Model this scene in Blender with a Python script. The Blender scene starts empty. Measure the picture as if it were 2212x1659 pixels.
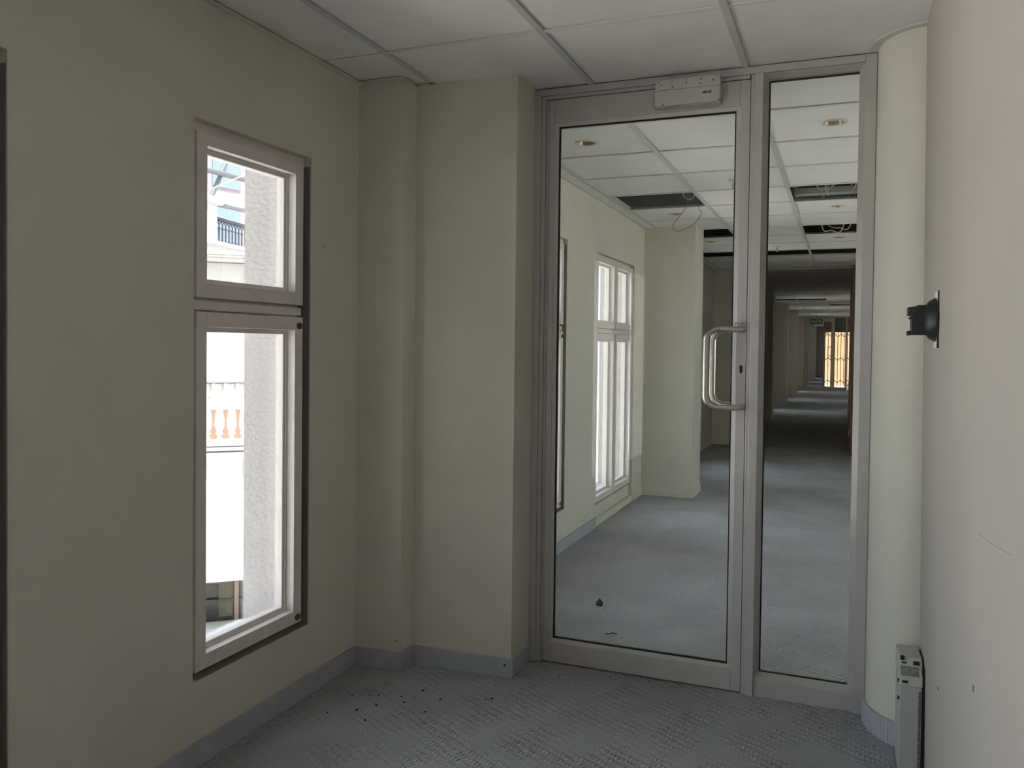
import bpy, math, random
from mathutils import Matrix, Vector

random.seed(7)
scene = bpy.context.scene
COL = scene.collection

# ------------------------------------------------------------------ camera
CAM_H = 1.3158
cam_data = bpy.data.cameras.new('camera')
cam_data.sensor_fit = 'HORIZONTAL'
cam_data.sensor_width = 36.0
cam_data.lens = 28.801
cam_data.shift_x = -0.0077
cam_data.shift_y = -0.02035
cam_data.clip_start = 0.02
cam_data.clip_end = 500
cam = bpy.data.objects.new('camera', cam_data)
COL.objects.link(cam)
RIGHT = (0.929807, 0.367855, 0.0119)
DOWN = (0.019, -0.015685, -0.999696)
FWD = (-0.367557, 0.929751, -0.021573)
cam.matrix_world = Matrix(((RIGHT[0], -DOWN[0], -FWD[0], 0.0),
                           (RIGHT[1], -DOWN[1], -FWD[1], 0.0),
                           (RIGHT[2], -DOWN[2], -FWD[2], CAM_H),
                           (0, 0, 0, 1)))
scene.camera = cam

# ------------------------------------------------------------------ world, sun, exposure
world = bpy.data.worlds.new('daylight')
scene.world = world
world.use_nodes = True
bg = world.node_tree.nodes['Background']
bg.inputs['Color'].default_value = (0.85, 0.925, 1.0, 1)
bg.inputs['Strength'].default_value = 3.8

sun_data = bpy.data.lights.new('sun', 'SUN')
sun_data.energy = 18.0
sun_data.angle = math.radians(0.55)
sun_data.color = (1.0, 0.95, 0.87)
sun = bpy.data.objects.new('sun', sun_data)
COL.objects.link(sun)
sun.rotation_euler = Vector((0.38, -0.30, 0.88)).to_track_quat('Z', 'Y').to_euler()
sun.location = (6, -6, 12)

vs = scene.view_settings
vs.view_transform = 'Standard'
vs.look = 'None'
vs.gamma = 1.0
vs.use_curve_mapping = False
vs.exposure = 0.9
scene.cycles.diffuse_bounces = 8
scene.cycles.max_bounces = 16
scene.cycles.transparent_max_bounces = 24
scene.cycles.caustics_reflective = False
scene.cycles.caustics_refractive = False
scene.cycles.sample_clamp_indirect = 6.0
scene.cycles.use_denoising = True

# ------------------------------------------------------------------ materials
def nodemat(name):
    m = bpy.data.materials.new(name)
    m.use_nodes = True
    nt = m.node_tree
    return m, nt, nt.nodes['Principled BSDF']


def N(nt, kind, **inp):
    n = nt.nodes.new(kind)
    for k, v in inp.items():
        n.inputs[k].default_value = v
    return n


def plain(name, col, rough=0.6, metal=0.0, spec=0.5, noise=0.0, nscale=30.0, bump=0.0, bscale=200.0):
    m, nt, b = nodemat(name)
    b.inputs['Base Color'].default_value = (*col, 1)
    b.inputs['Roughness'].default_value = rough
    b.inputs['Metallic'].default_value = metal
    b.inputs['Specular IOR Level'].default_value = spec
    tc = N(nt, 'ShaderNodeTexCoord')
    geo = N(nt, 'ShaderNodeNewGeometry')
    if noise > 0:
        n = N(nt, 'ShaderNodeTexNoise', Scale=nscale, Detail=6.0)
        nt.links.new(geo.outputs['Position'], n.inputs['Vector'])
        mr = N(nt, 'ShaderNodeMapRange')
        mr.inputs['From Min'].default_value = 0.3
        mr.inputs['From Max'].default_value = 0.7
        mr.inputs['To Min'].default_value = 1 - noise
        mr.inputs['To Max'].default_value = 1 + noise
        nt.links.new(n.outputs['Fac'], mr.inputs['Value'])
        mx = N(nt, 'ShaderNodeVectorMath')
        mx.operation = 'SCALE'
        mx.inputs[0].default_value = col
        nt.links.new(mr.outputs['Result'], mx.inputs['Scale'])
        nt.links.new(mx.outputs['Vector'], b.inputs['Base Color'])
    if bump > 0:
        n2 = N(nt, 'ShaderNodeTexNoise', Scale=bscale, Detail=4.0)
        nt.links.new(geo.outputs['Position'], n2.inputs['Vector'])
        bp = N(nt, 'ShaderNodeBump', Strength=bump, Distance=0.002)
        nt.links.new(n2.outputs['Fac'], bp.inputs['Height'])
        nt.links.new(bp.outputs['Normal'], b.inputs['Normal'])
    return m


WALL_COL = (0.66, 0.645, 0.565)
M = {}
M['wall'] = plain('wall_paint', WALL_COL, 0.75, spec=0.3, noise=0.03, nscale=3.0, bump=0.18, bscale=350)
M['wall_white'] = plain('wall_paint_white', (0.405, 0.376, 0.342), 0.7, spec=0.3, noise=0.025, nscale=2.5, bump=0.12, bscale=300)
M['tile'] = plain('ceiling_tile_board', (0.83, 0.815, 0.81), 0.9, spec=0.2, noise=0.03, nscale=7.0, bump=0.5, bscale=420)
M['grid'] = plain('ceiling_grid_paint', (0.58, 0.575, 0.565), 0.5, noise=0.05, nscale=8)
M['baseboard'] = plain('baseboard_grey', (0.41, 0.435, 0.47), 0.55, noise=0.08, nscale=14)
M['frame'] = plain('window_paint', (0.74, 0.69, 0.66), 0.5, noise=0.04, nscale=12)
M['alu'] = plain('anodised_aluminium', (0.56, 0.54, 0.53), 0.42, metal=0.35, noise=0.04, nscale=10)
M['alu_dark'] = plain('gasket_rubber', (0.012, 0.012, 0.013), 0.6)
M['steel'] = plain('brushed_steel', (0.62, 0.58, 0.54), 0.28, metal=1.0)
M['black'] = plain('black_plastic', (0.012, 0.016, 0.017), 0.45)
M['ink'] = plain('printed_ink', (0.015, 0.015, 0.018), 0.7)
M['faded_ink'] = plain('faded_ink', (0.10, 0.07, 0.07), 0.8)
M['dark'] = plain('plenum_dark', (0.05, 0.05, 0.05), 0.9)
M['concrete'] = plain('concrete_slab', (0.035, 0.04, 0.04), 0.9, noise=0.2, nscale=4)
M['duct'] = plain('galvanised_duct', (0.55, 0.56, 0.56), 0.4, metal=0.6)
M['cable'] = plain('white_cable', (0.55, 0.52, 0.47), 0.5)
M['cable_dark'] = plain('grey_cable', (0.12, 0.12, 0.12), 0.5)
M['ring'] = plain('downlight_trim', (0.62, 0.58, 0.52), 0.4, noise=0.08, nscale=60)
M['reflector'] = plain('downlight_reflector', (0.30, 0.24, 0.17), 0.35, metal=0.8)
M['bulb'] = plain('downlight_bulb', (0.6, 0.58, 0.52), 0.2)
M['brass'] = plain('brown_plug', (0.10, 0.065, 0.05), 0.5)
M['heater'] = plain('heater_enamel', (0.40, 0.41, 0.40), 0.45, noise=0.05, nscale=25)
M['heater_lid'] = plain('heater_lid_enamel', (0.48, 0.49, 0.455), 0.45)
M['heater_label'] = plain('heater_label', (0.22, 0.23, 0.18), 0.6, noise=0.3, nscale=90)
M['wood'] = plain('brown_veneer', (0.20, 0.075, 0.03), 0.4, noise=0.2, nscale=12)
M['white_plastic'] = plain('white_plastic', (0.7, 0.69, 0.66), 0.4)
M['facade'] = plain('white_render', (0.62, 0.61, 0.60), 0.8, noise=0.02, nscale=2)
M['apricot'] = plain('apricot_render', (0.34, 0.20, 0.13), 0.8, noise=0.05, nscale=3)
M['brown_wall'] = plain('brown_end_wall', (0.30, 0.24, 0.19), 0.8, noise=0.05, nscale=3)
M['paving'] = plain('courtyard_paving', (0.76, 0.73, 0.68), 0.9, noise=0.1, nscale=1.5)
M['ironwork'] = plain('grey_ironwork', (0.035, 0.04, 0.05), 0.5)
M['roofsteel'] = plain('pale_roof_steel', (0.13, 0.135, 0.15), 0.5)
M['pink'] = plain('pale_pink_render', (0.42, 0.32, 0.33), 0.8)
M['paleblue'] = plain('pale_blue_panel', (0.20, 0.26, 0.38), 0.6)
M['shopdark'] = plain('dark_shop_front', (0.02, 0.022, 0.022), 0.3)
M['shopbeige'] = plain('beige_blind', (0.10, 0.095, 0.07), 0.7)
M['green'] = plain('exit_green', (0.03, 0.16, 0.07), 0.5)
M['sign_white'] = plain('exit_pale', (0.55, 0.62, 0.52), 0.5)
M['crumb'] = plain('dark_crumb', (0.02, 0.02, 0.022), 0.8, noise=0.3, nscale=300)
M['scuff'] = plain('scuff_grey', (0.50, 0.485, 0.42), 0.8)
M['deep_apricot'] = plain('apricot_deep', (0.34, 0.19, 0.11), 0.8, noise=0.08, nscale=3)
M['scratch'] = plain('wall_scratch', (0.355, 0.33, 0.30), 0.8)
M['gap_strip'] = plain('brown_strip', (0.24, 0.215, 0.19), 0.8)
M['tee'] = plain('white_tee_paint', (0.74, 0.73, 0.72), 0.5)
M['mark'] = plain('grey_wall_mark', (0.16, 0.15, 0.14), 0.8)


def glass_mat(name, tint, refl=1.0):
    m = bpy.data.materials.new(name)
    m.use_nodes = True
    nt = m.node_tree
    for n in list(nt.nodes):
        nt.nodes.remove(n)
    out = N(nt, 'ShaderNodeOutputMaterial')
    tr = N(nt, 'ShaderNodeBsdfTransparent', Color=(*tint, 1))
    gl = N(nt, 'ShaderNodeBsdfGlossy', Roughness=0.0)
    fr = N(nt, 'ShaderNodeFresnel', IOR=1.5)
    mul = N(nt, 'ShaderNodeMath')
    mul.operation = 'MULTIPLY'
    mul.inputs[1].default_value = refl
    mix = N(nt, 'ShaderNodeMixShader')
    nt.links.new(fr.outputs['Fac'], mul.inputs[0])
    nt.links.new(mul.outputs[0], mix.inputs['Fac'])
    nt.links.new(tr.outputs[0], mix.inputs[1])
    nt.links.new(gl.outputs[0], mix.inputs[2])
    nt.links.new(mix.outputs[0], out.inputs['Surface'])
    return m


M['glass'] = glass_mat('window_glass', (0.97, 0.98, 0.98), 0.8)
M['door_glass'] = glass_mat('door_glass', (0.975, 0.99, 0.98), 0.9)


def stucco_mat():
    m, nt, b = nodemat('rough_stucco')
    b.inputs['Roughness'].default_value = 0.9
    b.inputs['Base Color'].default_value = (0.50, 0.475, 0.47, 1)
    geo = N(nt, 'ShaderNodeNewGeometry')
    n1 = N(nt, 'ShaderNodeTexNoise', Scale=90.0, Detail=4.0, Roughness=0.6)
    v = N(nt, 'ShaderNodeTexVoronoi', Scale=70.0)
    nt.links.new(geo.outputs['Position'], n1.inputs['Vector'])
    nt.links.new(geo.outputs['Position'], v.inputs['Vector'])
    add = N(nt, 'ShaderNodeMath')
    add.operation = 'ADD'
    nt.links.new(n1.outputs['Fac'], add.inputs[0])
    nt.links.new(v.outputs['Distance'], add.inputs[1])
    bp = N(nt, 'ShaderNodeBump', Strength=0.8, Distance=0.0075)
    nt.links.new(add.outputs[0], bp.inputs['Height'])
    nt.links.new(bp.outputs['Normal'], b.inputs['Normal'])
    return m


M['stucco'] = stucco_mat()


def weave_mat():
    """vinyl wall covering with a fine diagonal weave"""
    m, nt, b = nodemat('woven_wall_covering')
    b.inputs['Roughness'].default_value = 0.65
    b.inputs['Base Color'].default_value = (*WALL_COL, 1)
    geo = N(nt, 'ShaderNodeNewGeometry')
    mp = N(nt, 'ShaderNodeMapping')
    mp.inputs['Rotation'].default_value = (math.radians(38), math.radians(20), 0)
    nt.links.new(geo.outputs['Position'], mp.inputs['Vector'])
    w = N(nt, 'ShaderNodeTexWave', Scale=60.0, Distortion=1.2, Detail=2.0)
    w.bands_direction = 'Z'
    nt.links.new(mp.outputs['Vector'], w.inputs['Vector'])
    bp = N(nt, 'ShaderNodeBump', Strength=0.22, Distance=0.002)
    nt.links.new(w.outputs['Fac'], bp.inputs['Height'])
    nt.links.new(bp.outputs['Normal'], b.inputs['Normal'])
    return m


M['weave'] = weave_mat()


def carpet_mat():
    m, nt, b = nodemat('grey_loop_carpet')
    b.inputs['Roughness'].default_value = 1.0
    b.inputs['Specular IOR Level'].default_value = 0.1
    geo = N(nt, 'ShaderNodeNewGeometry')
    pos = geo.outputs['Position']
    mp = N(nt, 'ShaderNodeMapping')
    mp.inputs['Rotation'].default_value = (0, 0, math.radians(28))
    nt.links.new(pos, mp.inputs['Vector'])
    # short crescent ridges
    w = N(nt, 'ShaderNodeTexWave', Scale=19.0, Distortion=1.8, Detail=1.0)
    w.inputs['Detail Scale'].default_value = 1.2
    nt.links.new(mp.outputs['Vector'], w.inputs['Vector'])
    w2 = N(nt, 'ShaderNodeTexWave', Scale=10.0, Distortion=3.0, Detail=1.0)
    w2.bands_direction = 'Y'
    w2.inputs['Detail Scale'].default_value = 1.6
    nt.links.new(mp.outputs['Vector'], w2.inputs['Vector'])
    mulw = N(nt, 'ShaderNodeMath')
    mulw.operation = 'MULTIPLY'
    nt.links.new(w.outputs['Fac'], mulw.inputs[0])
    nt.links.new(w2.outputs['Fac'], mulw.inputs[1])
    # patches that carry ridges
    pn = N(nt, 'ShaderNodeTexNoise', Scale=7.0, Detail=2.0)
    nt.links.new(pos, pn.inputs['Vector'])
    pr = N(nt, 'ShaderNodeMapRange')
    pr.inputs['From Min'].default_value = 0.42
    pr.inputs['From Max'].default_value = 0.60
    pr.inputs['To Min'].default_value = 0.12
    nt.links.new(pn.outputs['Fac'], pr.inputs['Value'])
    mask = N(nt, 'ShaderNodeMath')
    mask.operation = 'MULTIPLY'
    nt.links.new(mulw.outputs[0], mask.inputs[0])
    nt.links.new(pr.outputs['Result'], mask.inputs[1])
    fn = N(nt, 'ShaderNodeTexNoise', Scale=420.0, Detail=3.0)
    nt.links.new(pos, fn.inputs['Vector'])
    fm = N(nt, 'ShaderNodeMath')
    fm.operation = 'MULTIPLY_ADD'
    fm.inputs[1].default_value = 0.28
    nt.links.new(fn.outputs['Fac'], fm.inputs[0])
    nt.links.new(mask.outputs[0], fm.inputs[2])
    bp = N(nt, 'ShaderNodeBump', Strength=1.0, Distance=0.009)
    nt.links.new(fm.outputs[0], bp.inputs['Height'])
    nt.links.new(bp.outputs['Normal'], b.inputs['Normal'])
    # colour: heather fleck, ridges slightly paler yarn
    cn = N(nt, 'ShaderNodeTexNoise', Scale=230.0, Detail=4.0, Roughness=0.7)
    nt.links.new(pos, cn.inputs['Vector'])
    ln = N(nt, 'ShaderNodeTexNoise', Scale=2.2, Detail=3.0)
    nt.links.new(pos, ln.inputs['Vector'])
    ramp = N(nt, 'ShaderNodeValToRGB')
    ramp.color_ramp.elements[0].position = 0.33
    ramp.color_ramp.elements[0].color = (0.22, 0.226, 0.242, 1)
    ramp.color_ramp.elements[1].position = 0.68
    ramp.color_ramp.elements[1].color = (0.56, 0.565, 0.58, 1)
    nt.links.new(cn.outputs['Fac'], ramp.inputs['Fac'])
    sc = N(nt, 'ShaderNodeMapRange')
    sc.inputs['From Min'].default_value = 0.3
    sc.inputs['From Max'].default_value = 0.7
    sc.inputs['To Min'].default_value = 0.88
    sc.inputs['To Max'].default_value = 1.1
    nt.links.new(ln.outputs['Fac'], sc.inputs['Value'])
    rg = N(nt, 'ShaderNodeMath')
    rg.operation = 'MULTIPLY_ADD'
    rg.inputs[1].default_value = 0.35
    nt.links.new(mask.outputs[0], rg.inputs[0])
    nt.links.new(sc.outputs['Result'], rg.inputs[2])
    vm = N(nt, 'ShaderNodeVectorMath')
    vm.operation = 'SCALE'
    nt.links.new(ramp.outputs['Color'], vm.inputs[0])
    nt.links.new(rg.outputs[0], vm.inputs['Scale'])
    nt.links.new(vm.outputs['Vector'], b.inputs['Base Color'])
    return m


M['carpet'] = carpet_mat()

# ------------------------------------------------------------------ mesh helpers
class MB:
    def __init__(self):
        self.v, self.f = [], []

    def quad(self, *p):
        i = len(self.v)
        self.v += [tuple(q) for q in p]
        self.f.append(tuple(range(i, i + len(p))))
        return self

    def box(self, x0, x1, y0, y1, z0, z1):
        i = len(self.v)
        self.v += [(x0, y0, z0), (x1, y0, z0), (x1, y1, z0), (x0, y1, z0),
                   (x0, y0, z1), (x1, y0, z1), (x1, y1, z1), (x0, y1, z1)]
        self.f += [tuple(i + k for k in q) for q in
                   ((0, 3, 2, 1), (4, 5, 6, 7), (0, 1, 5, 4), (1, 2, 6, 5), (2, 3, 7, 6), (3, 0, 4, 7))]
        return self

    def prism(self, poly, z0, z1):
        n, i = len(poly), len(self.v)
        self.v += [(x, y, z0) for x, y in poly] + [(x, y, z1) for x, y in poly]
        self.f.append(tuple(i + n - 1 - k for k in range(n)))
        self.f.append(tuple(i + n + k for k in range(n)))
        for k in range(n):
            j = (k + 1) % n
            self.f.append((i + k, i + j, i + n + j, i + n + k))
        return self

    def extrude(self, poly, axis, a0, a1):
        """poly in the two other axes (cyclic order), swept along axis"""
        n, i = len(poly), len(self.v)
        def P(p, a):
            if axis == 0:
                return (a, p[0], p[1])
            if axis == 1:
                return (p[0], a, p[1])
            return (p[0], p[1], a)
        self.v += [P(p, a0) for p in poly] + [P(p, a1) for p in poly]
        self.f.append(tuple(i + n - 1 - k for k in range(n)))
        self.f.append(tuple(i + n + k for k in range(n)))
        for k in range(n):
            j = (k + 1) % n
            self.f.append((i + k, i + j, i + n + j, i + n + k))
        return self

    def tube(self, path, r, n=10, cap=True):
        pts = [Vector(p) for p in path]
        i0 = len(self.v)
        up = Vector((0.123, 0.456, 0.881))
        prev = None
        for k, p in enumerate(pts):
            t = (pts[min(k + 1, len(pts) - 1)] - pts[max(k - 1, 0)]).normalized()
            if prev is None:
                a = t.cross(up).normalized()
            else:
                a = (prev - t * prev.dot(t)).normalized()
            prev = a
            b = t.cross(a)
            for s in range(n):
                th = 2 * math.pi * s / n
                q = p + a * (r * math.cos(th)) + b * (r * math.sin(th))
                self.v.append(tuple(q))
        for k in range(len(pts) - 1):
            for s in range(n):
                s2 = (s + 1) % n
                self.f.append((i0 + k * n + s, i0 + k * n + s2, i0 + (k + 1) * n + s2, i0 + (k + 1) * n + s))
        if cap:
            self.f.append(tuple(i0 + n - 1 - s for s in range(n)))
            e = i0 + (len(pts) - 1) * n
            self.f.append(tuple(e + s for s in range(n)))
        return self

    def lathe(self, prof, n=24, origin=(0, 0, 0), axis='z', sx=1.0, cap=True):
        """prof: list of (radius, height) swept about the axis through origin"""
        i0 = len(self.v)
        o = Vector(origin)
        for r, hh in prof:
            for s in range(n):
                th = 2 * math.pi * s / n
                a, b = r * math.cos(th) * sx, r * math.sin(th)
                if axis == 'z':
                    q = (a, b, hh)
                elif axis == 'x':
                    q = (hh, a, b)
                else:
                    q = (a, hh, b)
                self.v.append(tuple(o + Vector(q)))
        for k in range(len(prof) - 1):
            for s in range(n):
                s2 = (s + 1) % n
                self.f.append((i0 + k * n + s, i0 + k * n + s2, i0 + (k + 1) * n + s2, i0 + (k + 1) * n + s))
        if cap:
            self.f.append(tuple(i0 + n - 1 - s for s in range(n)))
            e = i0 + (len(prof) - 1) * n
            self.f.append(tuple(e + s for s in range(n)))
        return self

    def mesh(self, name):
        me = bpy.data.meshes.new(name)
        me.from_pydata(self.v, [], self.f)
        me.validate()
        import bmesh
        bm = bmesh.new()
        bm.from_mesh(me)
        bmesh.ops.recalc_face_normals(bm, faces=bm.faces)
        bm.to_mesh(me)
        bm.free()
        return me

    def build(self, name, mat, parent=None, smooth=False, bevel=0.0, loc=None):
        me = self.mesh(name)
        me.materials.append(M[mat] if isinstance(mat, str) else mat)
        if smooth:
            for p in me.polygons:
                p.use_smooth = True
            try:
                me.set_sharp_from_angle(angle=math.radians(40))
            except Exception:
                pass
        return link(name, me, parent, bevel, loc)


def link(name, me, parent=None, bevel=0.0, loc=None):
    o = bpy.data.objects.new(name, me)
    COL.objects.link(o)
    if parent is not None:
        o.parent = parent
    if loc is not None:
        o.location = loc
    if bevel > 0:
        b = o.modifiers.new('bevel', 'BEVEL')
        b.width = bevel
        b.segments = 2
        b.limit_method = 'ANGLE'
    return o


def tag(o, label=None, cat=None, group=None, kind=None):
    if label:
        o['label'] = label
    if cat:
        o['category'] = cat
    if group:
        o['group'] = group
    if kind:
        o['kind'] = kind
    return o


def empty(name, loc, rz=0.0):
    o = bpy.data.objects.new(name, None)
    COL.objects.link(o)
    o.location = loc
    o.rotation_euler = (0, 0, rz)
    o.empty_display_size = 0.1
    return o


def copy_tree(o, parent=None):
    c = o.copy()
    COL.objects.link(c)
    c.parent = parent
    for ch in list(o.children):
        copy_tree(ch, c)
    return c


def text_mesh(name, body, size, shear, mat, depth, parent, bold=0.0):
    cu = bpy.data.curves.new(name, 'FONT')
    cu.body = body
    cu.size = size
    cu.shear = shear
    cu.extrude = depth
    cu.offset = bold
    cu.align_x = 'LEFT'
    tmp = bpy.data.objects.new(name + '_tmp', cu)
    COL.objects.link(tmp)
    dg = bpy.context.evaluated_depsgraph_get()
    me = bpy.data.meshes.new_from_object(tmp.evaluated_get(dg))
    bpy.data.objects.remove(tmp)
    bpy.data.curves.remove(cu)
    me.materials.clear()
    me.materials.append(M[mat])
    me.name = name
    return link(name, me, parent)


# ------------------------------------------------------------------ key dimensions (metres)
CE = 2.3653          # ceiling
SLAB = 3.05          # underside of the slab above
XL = -1.8437         # left wall, this bay
XL2 = -1.660         # left wall, bays beyond the door
YD = 3.178           # front of the door frame
XR = 0.229           # right wall
Y_BACK = -3.6
Y_END = 41.0
XR2 = 1.55           # right wall beyond the door
BX, BY = -0.3629, 2.5968   # a ceiling grid node
PIER = [2.98 + 4.2 * k for k in range(10)]

# window openings (along y) -----------------------------------------------------
WW = 0.5865
WZ0, WZ1 = 0.2635, 1.9982
bay1_windows = [1.9573, 0.7735, -0.41, -1.594]
single_far = [4.42, 3.58]
double_far = [5.71, 8.35]        # width 1.11
DW = 1.11
lit_bays = [17.6, 21.8, 26.0, 30.2, 34.4, 38.6]


def wall_along_y(name, x0, x1, y0, y1, z0, z1, holes, mat):
    """solid wall between x0 and x1 with rectangular holes (ya, yb, za, zb)"""
    ys = sorted({y0, y1, *[a for h in holes for a in h[:2]]})
    zs = sorted({z0, z1, *[a for h in holes for a in h[2:]]})
    mb = MB()
    def solid(i, j):
        if i < 0 or j < 0 or i >= len(ys) - 1 or j >= len(zs) - 1:
            return False
        cy, cz = (ys[i] + ys[i + 1]) / 2, (zs[j] + zs[j + 1]) / 2
        return not any(h[0] < cy < h[1] and h[2] < cz < h[3] for h in holes)
    for i in range(len(ys) - 1):
        for j in range(len(zs) - 1):
            if not solid(i, j):
                continue
            a, b, c, d = ys[i], ys[i + 1], zs[j], zs[j + 1]
            mb.quad((x0, a, c), (x0, b, c), (x0, b, d), (x0, a, d))
            mb.quad((x1, b, c), (x1, a, c), (x1, a, d), (x1, b, d))
            if not solid(i - 1, j):
                mb.quad((x0, a, c), (x0, a, d), (x1, a, d), (x1, a, c))
            if not solid(i + 1, j):
                mb.quad((x0, b, c), (x1, b, c), (x1, b, d), (x0, b, d))
            if not solid(i, j - 1):
                mb.quad((x0, a, c), (x1, a, c), (x1, b, c), (x0, b, c))
            if not solid(i, j + 1):
                mb.quad((x0, a, d), (x0, b, d), (x1, b, d), (x1, a, d))
    o = mb.build(name, mat)
    return o


# ------------------------------------------------------------------ structure: floor, slab, walls
fl = MB().box(-2.2, 4.2, Y_BACK - 0.3, Y_END + 0.3, -0.12, 0.0).build('floor', 'carpet')
tag(fl, 'grey patterned loop carpet running under the glass door', 'floor', kind='structure')
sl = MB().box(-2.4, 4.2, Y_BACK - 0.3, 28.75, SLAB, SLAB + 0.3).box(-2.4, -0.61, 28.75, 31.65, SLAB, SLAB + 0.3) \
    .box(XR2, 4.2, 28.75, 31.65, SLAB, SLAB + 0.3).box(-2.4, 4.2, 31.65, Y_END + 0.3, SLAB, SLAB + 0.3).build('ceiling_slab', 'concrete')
tag(sl, 'dark concrete slab above the suspended ceiling', 'ceiling', kind='structure')

h1 = [(y, y + WW, WZ0, WZ1) for y in bay1_windows]
wl = wall_along_y('wall_left', XL, XL - 0.10, Y_BACK, PIER[0] + 0.3, 0, SLAB, h1, 'wall')
tag(wl, 'cream painted left wall around the tall narrow window', 'wall', kind='structure')
wo = wall_along_y('wall_left_outer', XL - 0.10, XL - 0.14, Y_BACK, PIER[0] + 0.3, -4, SLAB + 0.3,
                  [(y + 0.005, y + WW - 0.003, WZ0 - 0.02, WZ1 - 0.03) for y in bay1_windows], 'stucco')
tag(wo, 'rough stucco outer skin of the left wall beside the window', 'wall', kind='structure')

h2 = [(y, y + WW, WZ0, WZ1) for y in single_far] + [(y, y + DW, 0.05, WZ1) for y in double_far] \
     + [(y, y + DW, 0.05, WZ1) for y in lit_bays]
w2 = wall_along_y('wall_left_far', XL2, XL2 - 0.10, PIER[0] + 0.3, Y_END, 0, CE + 0.03, h2, 'wall')
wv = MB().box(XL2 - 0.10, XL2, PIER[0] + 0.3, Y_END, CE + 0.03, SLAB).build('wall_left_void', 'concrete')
tag(wv, 'dark wall strip inside the ceiling void', 'wall', kind='structure')
tag(w2, 'cream left wall seen through the glass door', 'wall', kind='structure')
w2o = wall_along_y('wall_left_far_outer', XL2 - 0.10, XL2 - 0.14, PIER[0] + 0.3, Y_END, -4, SLAB + 0.3,
                   [(h[0] + 0.005, h[1] - 0.003, max(h[2], 0.14), h[3] - 0.03) for h in h2], 'stucco')
tag(w2o, 'pale stucco outer skin behind the far windows', 'wall', kind='structure')

# projecting stucco fins on the far side of each window, outdoors
for k, y in enumerate(bay1_windows):
    o = MB().box(XL - 0.301, XL - 0.14, y + WW - 0.003, y + WW + 0.30, -4, SLAB + 0.3).build('wall_fin', 'stucco')
    tag(o, ['rough pinkish stucco fin seen through the tall narrow window', 'stucco fin outside the window at the left picture edge',
            'stucco fin outside the window beside the viewpoint', 'stucco fin outside the window behind the viewpoint'][k], 'wall', kind='structure')
for h in h2:
    o = MB().box(XL2 - 0.30, XL2 - 0.14, h[1] - 0.003, h[1] + 0.22, -4, SLAB + 0.3).build('wall_fin', 'stucco')
    tag(o, 'pale stucco fin outside a window beyond the glass door', 'wall', 'far outdoor fins', kind='structure')
# stepped pier beside the door
pier = MB().prism([(XL - 0.09, 2.855), (-1.638, 2.872), (-1.636, 2.962), (-1.203, 2.985), (-1.206, 3.42), (XL - 0.09, 3.42)], 0, SLAB) \
    .build('wall_pier', 'wall')
tag(pier, 'cream stepped wall pier left of the glass door', 'wall', kind='structure')
for k, y in enumerate(PIER[1:], 1):
    if y > Y_END:
        break
    o = MB().box(XL2 - 0.05, -1.212, y - 0.01, y + 0.42, 0, CE + 0.03).build('wall_pier', 'wall', bevel=0.004)
    lab = ['', 'pale wall pier beyond the glass door right after the double window',
           'dark wall pier hidden behind the door stile'][k] if k < 3 else \
        '%s wall pier along the far corridor' % ['nearest visible', 'second', 'third', 'fourth', 'fifth', 'sixth', 'seventh'][k - 3]
    tag(o, lab, 'wall', kind='structure')

# right wall (leans a little), curved corner pier
wr = MB()
a0, a1 = XR + 0.0222, XR
YW = 1.0
wr.v += [(a0, YW, 0), (a0, 2.99, 0), (a0 + 0.2, 2.99, 0), (a0 + 0.2, YW, 0),
         (a1 - 0.0062, YW, SLAB), (a1 - 0.0062, 2.985, SLAB), (a1 + 0.2, 2.985, SLAB), (a1 + 0.2, YW, SLAB)]
wr.f += [(0, 3, 2, 1), (4, 5, 6, 7), (0, 1, 5, 4), (1, 2, 6, 5), (2, 3, 7, 6), (3, 0, 4, 7)]
wr = wr.build('wall_right', 'wall_white')
tag(wr, 'plain off white wall close on the right side', 'wall', kind='structure')

CXC, CYC, CRX, CRY = 0.245, 3.145, 0.152, 0.19
arc = [(CXC - CRX * math.cos(t), CYC - CRY * math.sin(t)) for t in [math.pi / 2 * k / 20 for k in range(21)]]
cp = MB().prism(arc + [(0.42, CYC - CRY), (0.42, 3.42), (CXC - CRX, 3.42)], 0, SLAB).build('wall_curved', 'weave', smooth=True)
tag(cp, 'rounded corner with woven covering right of the glass door', 'wall', kind='structure')

wb = MB().box(-2.2, 4.2, Y_BACK - 0.3, Y_BACK, -4, SLAB).build('wall_back', 'wall')
tag(wb, 'cream wall behind the viewpoint', 'wall', kind='structure')
ws = MB().box(0.40, 4.2, 3.2, 3.42, -4, SLAB).build('wall_side_return', 'wall')
tag(ws, 'cream return wall behind the rounded corner', 'wall', kind='structure')
wf = MB().box(XR2, XR2 + 0.2, 7.6, Y_END, 0, SLAB).box(XR2 + 0.2, 4.2, 7.6, 7.8, 0, SLAB).build('wall_right_far', 'wall')
tag(wf, 'cream right wall of the far room', 'wall', kind='structure')
east = [(y, y + DW, 0.05, WZ1) for y in (3.9, 5.6)]  # unseen window openings added so daylight brightens the far bay
ro = wall_along_y('wall_right_outer', 4.0, 4.2, Y_BACK, 7.8, -4, SLAB, east, 'wall')
tag(ro, 'outer wall of the rooms on the right side, out of view', 'wall', kind='structure')
# bulkhead over the door, up in the ceiling void
bh = MB().box(-1.21, 0.42, YD + 0.02, YD + 0.2, CE + 0.03, SLAB).build('wall_bulkhead', 'wall')
tag(bh, 'bulkhead above the door frame in the ceiling void', 'wall', kind='structure')
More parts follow.
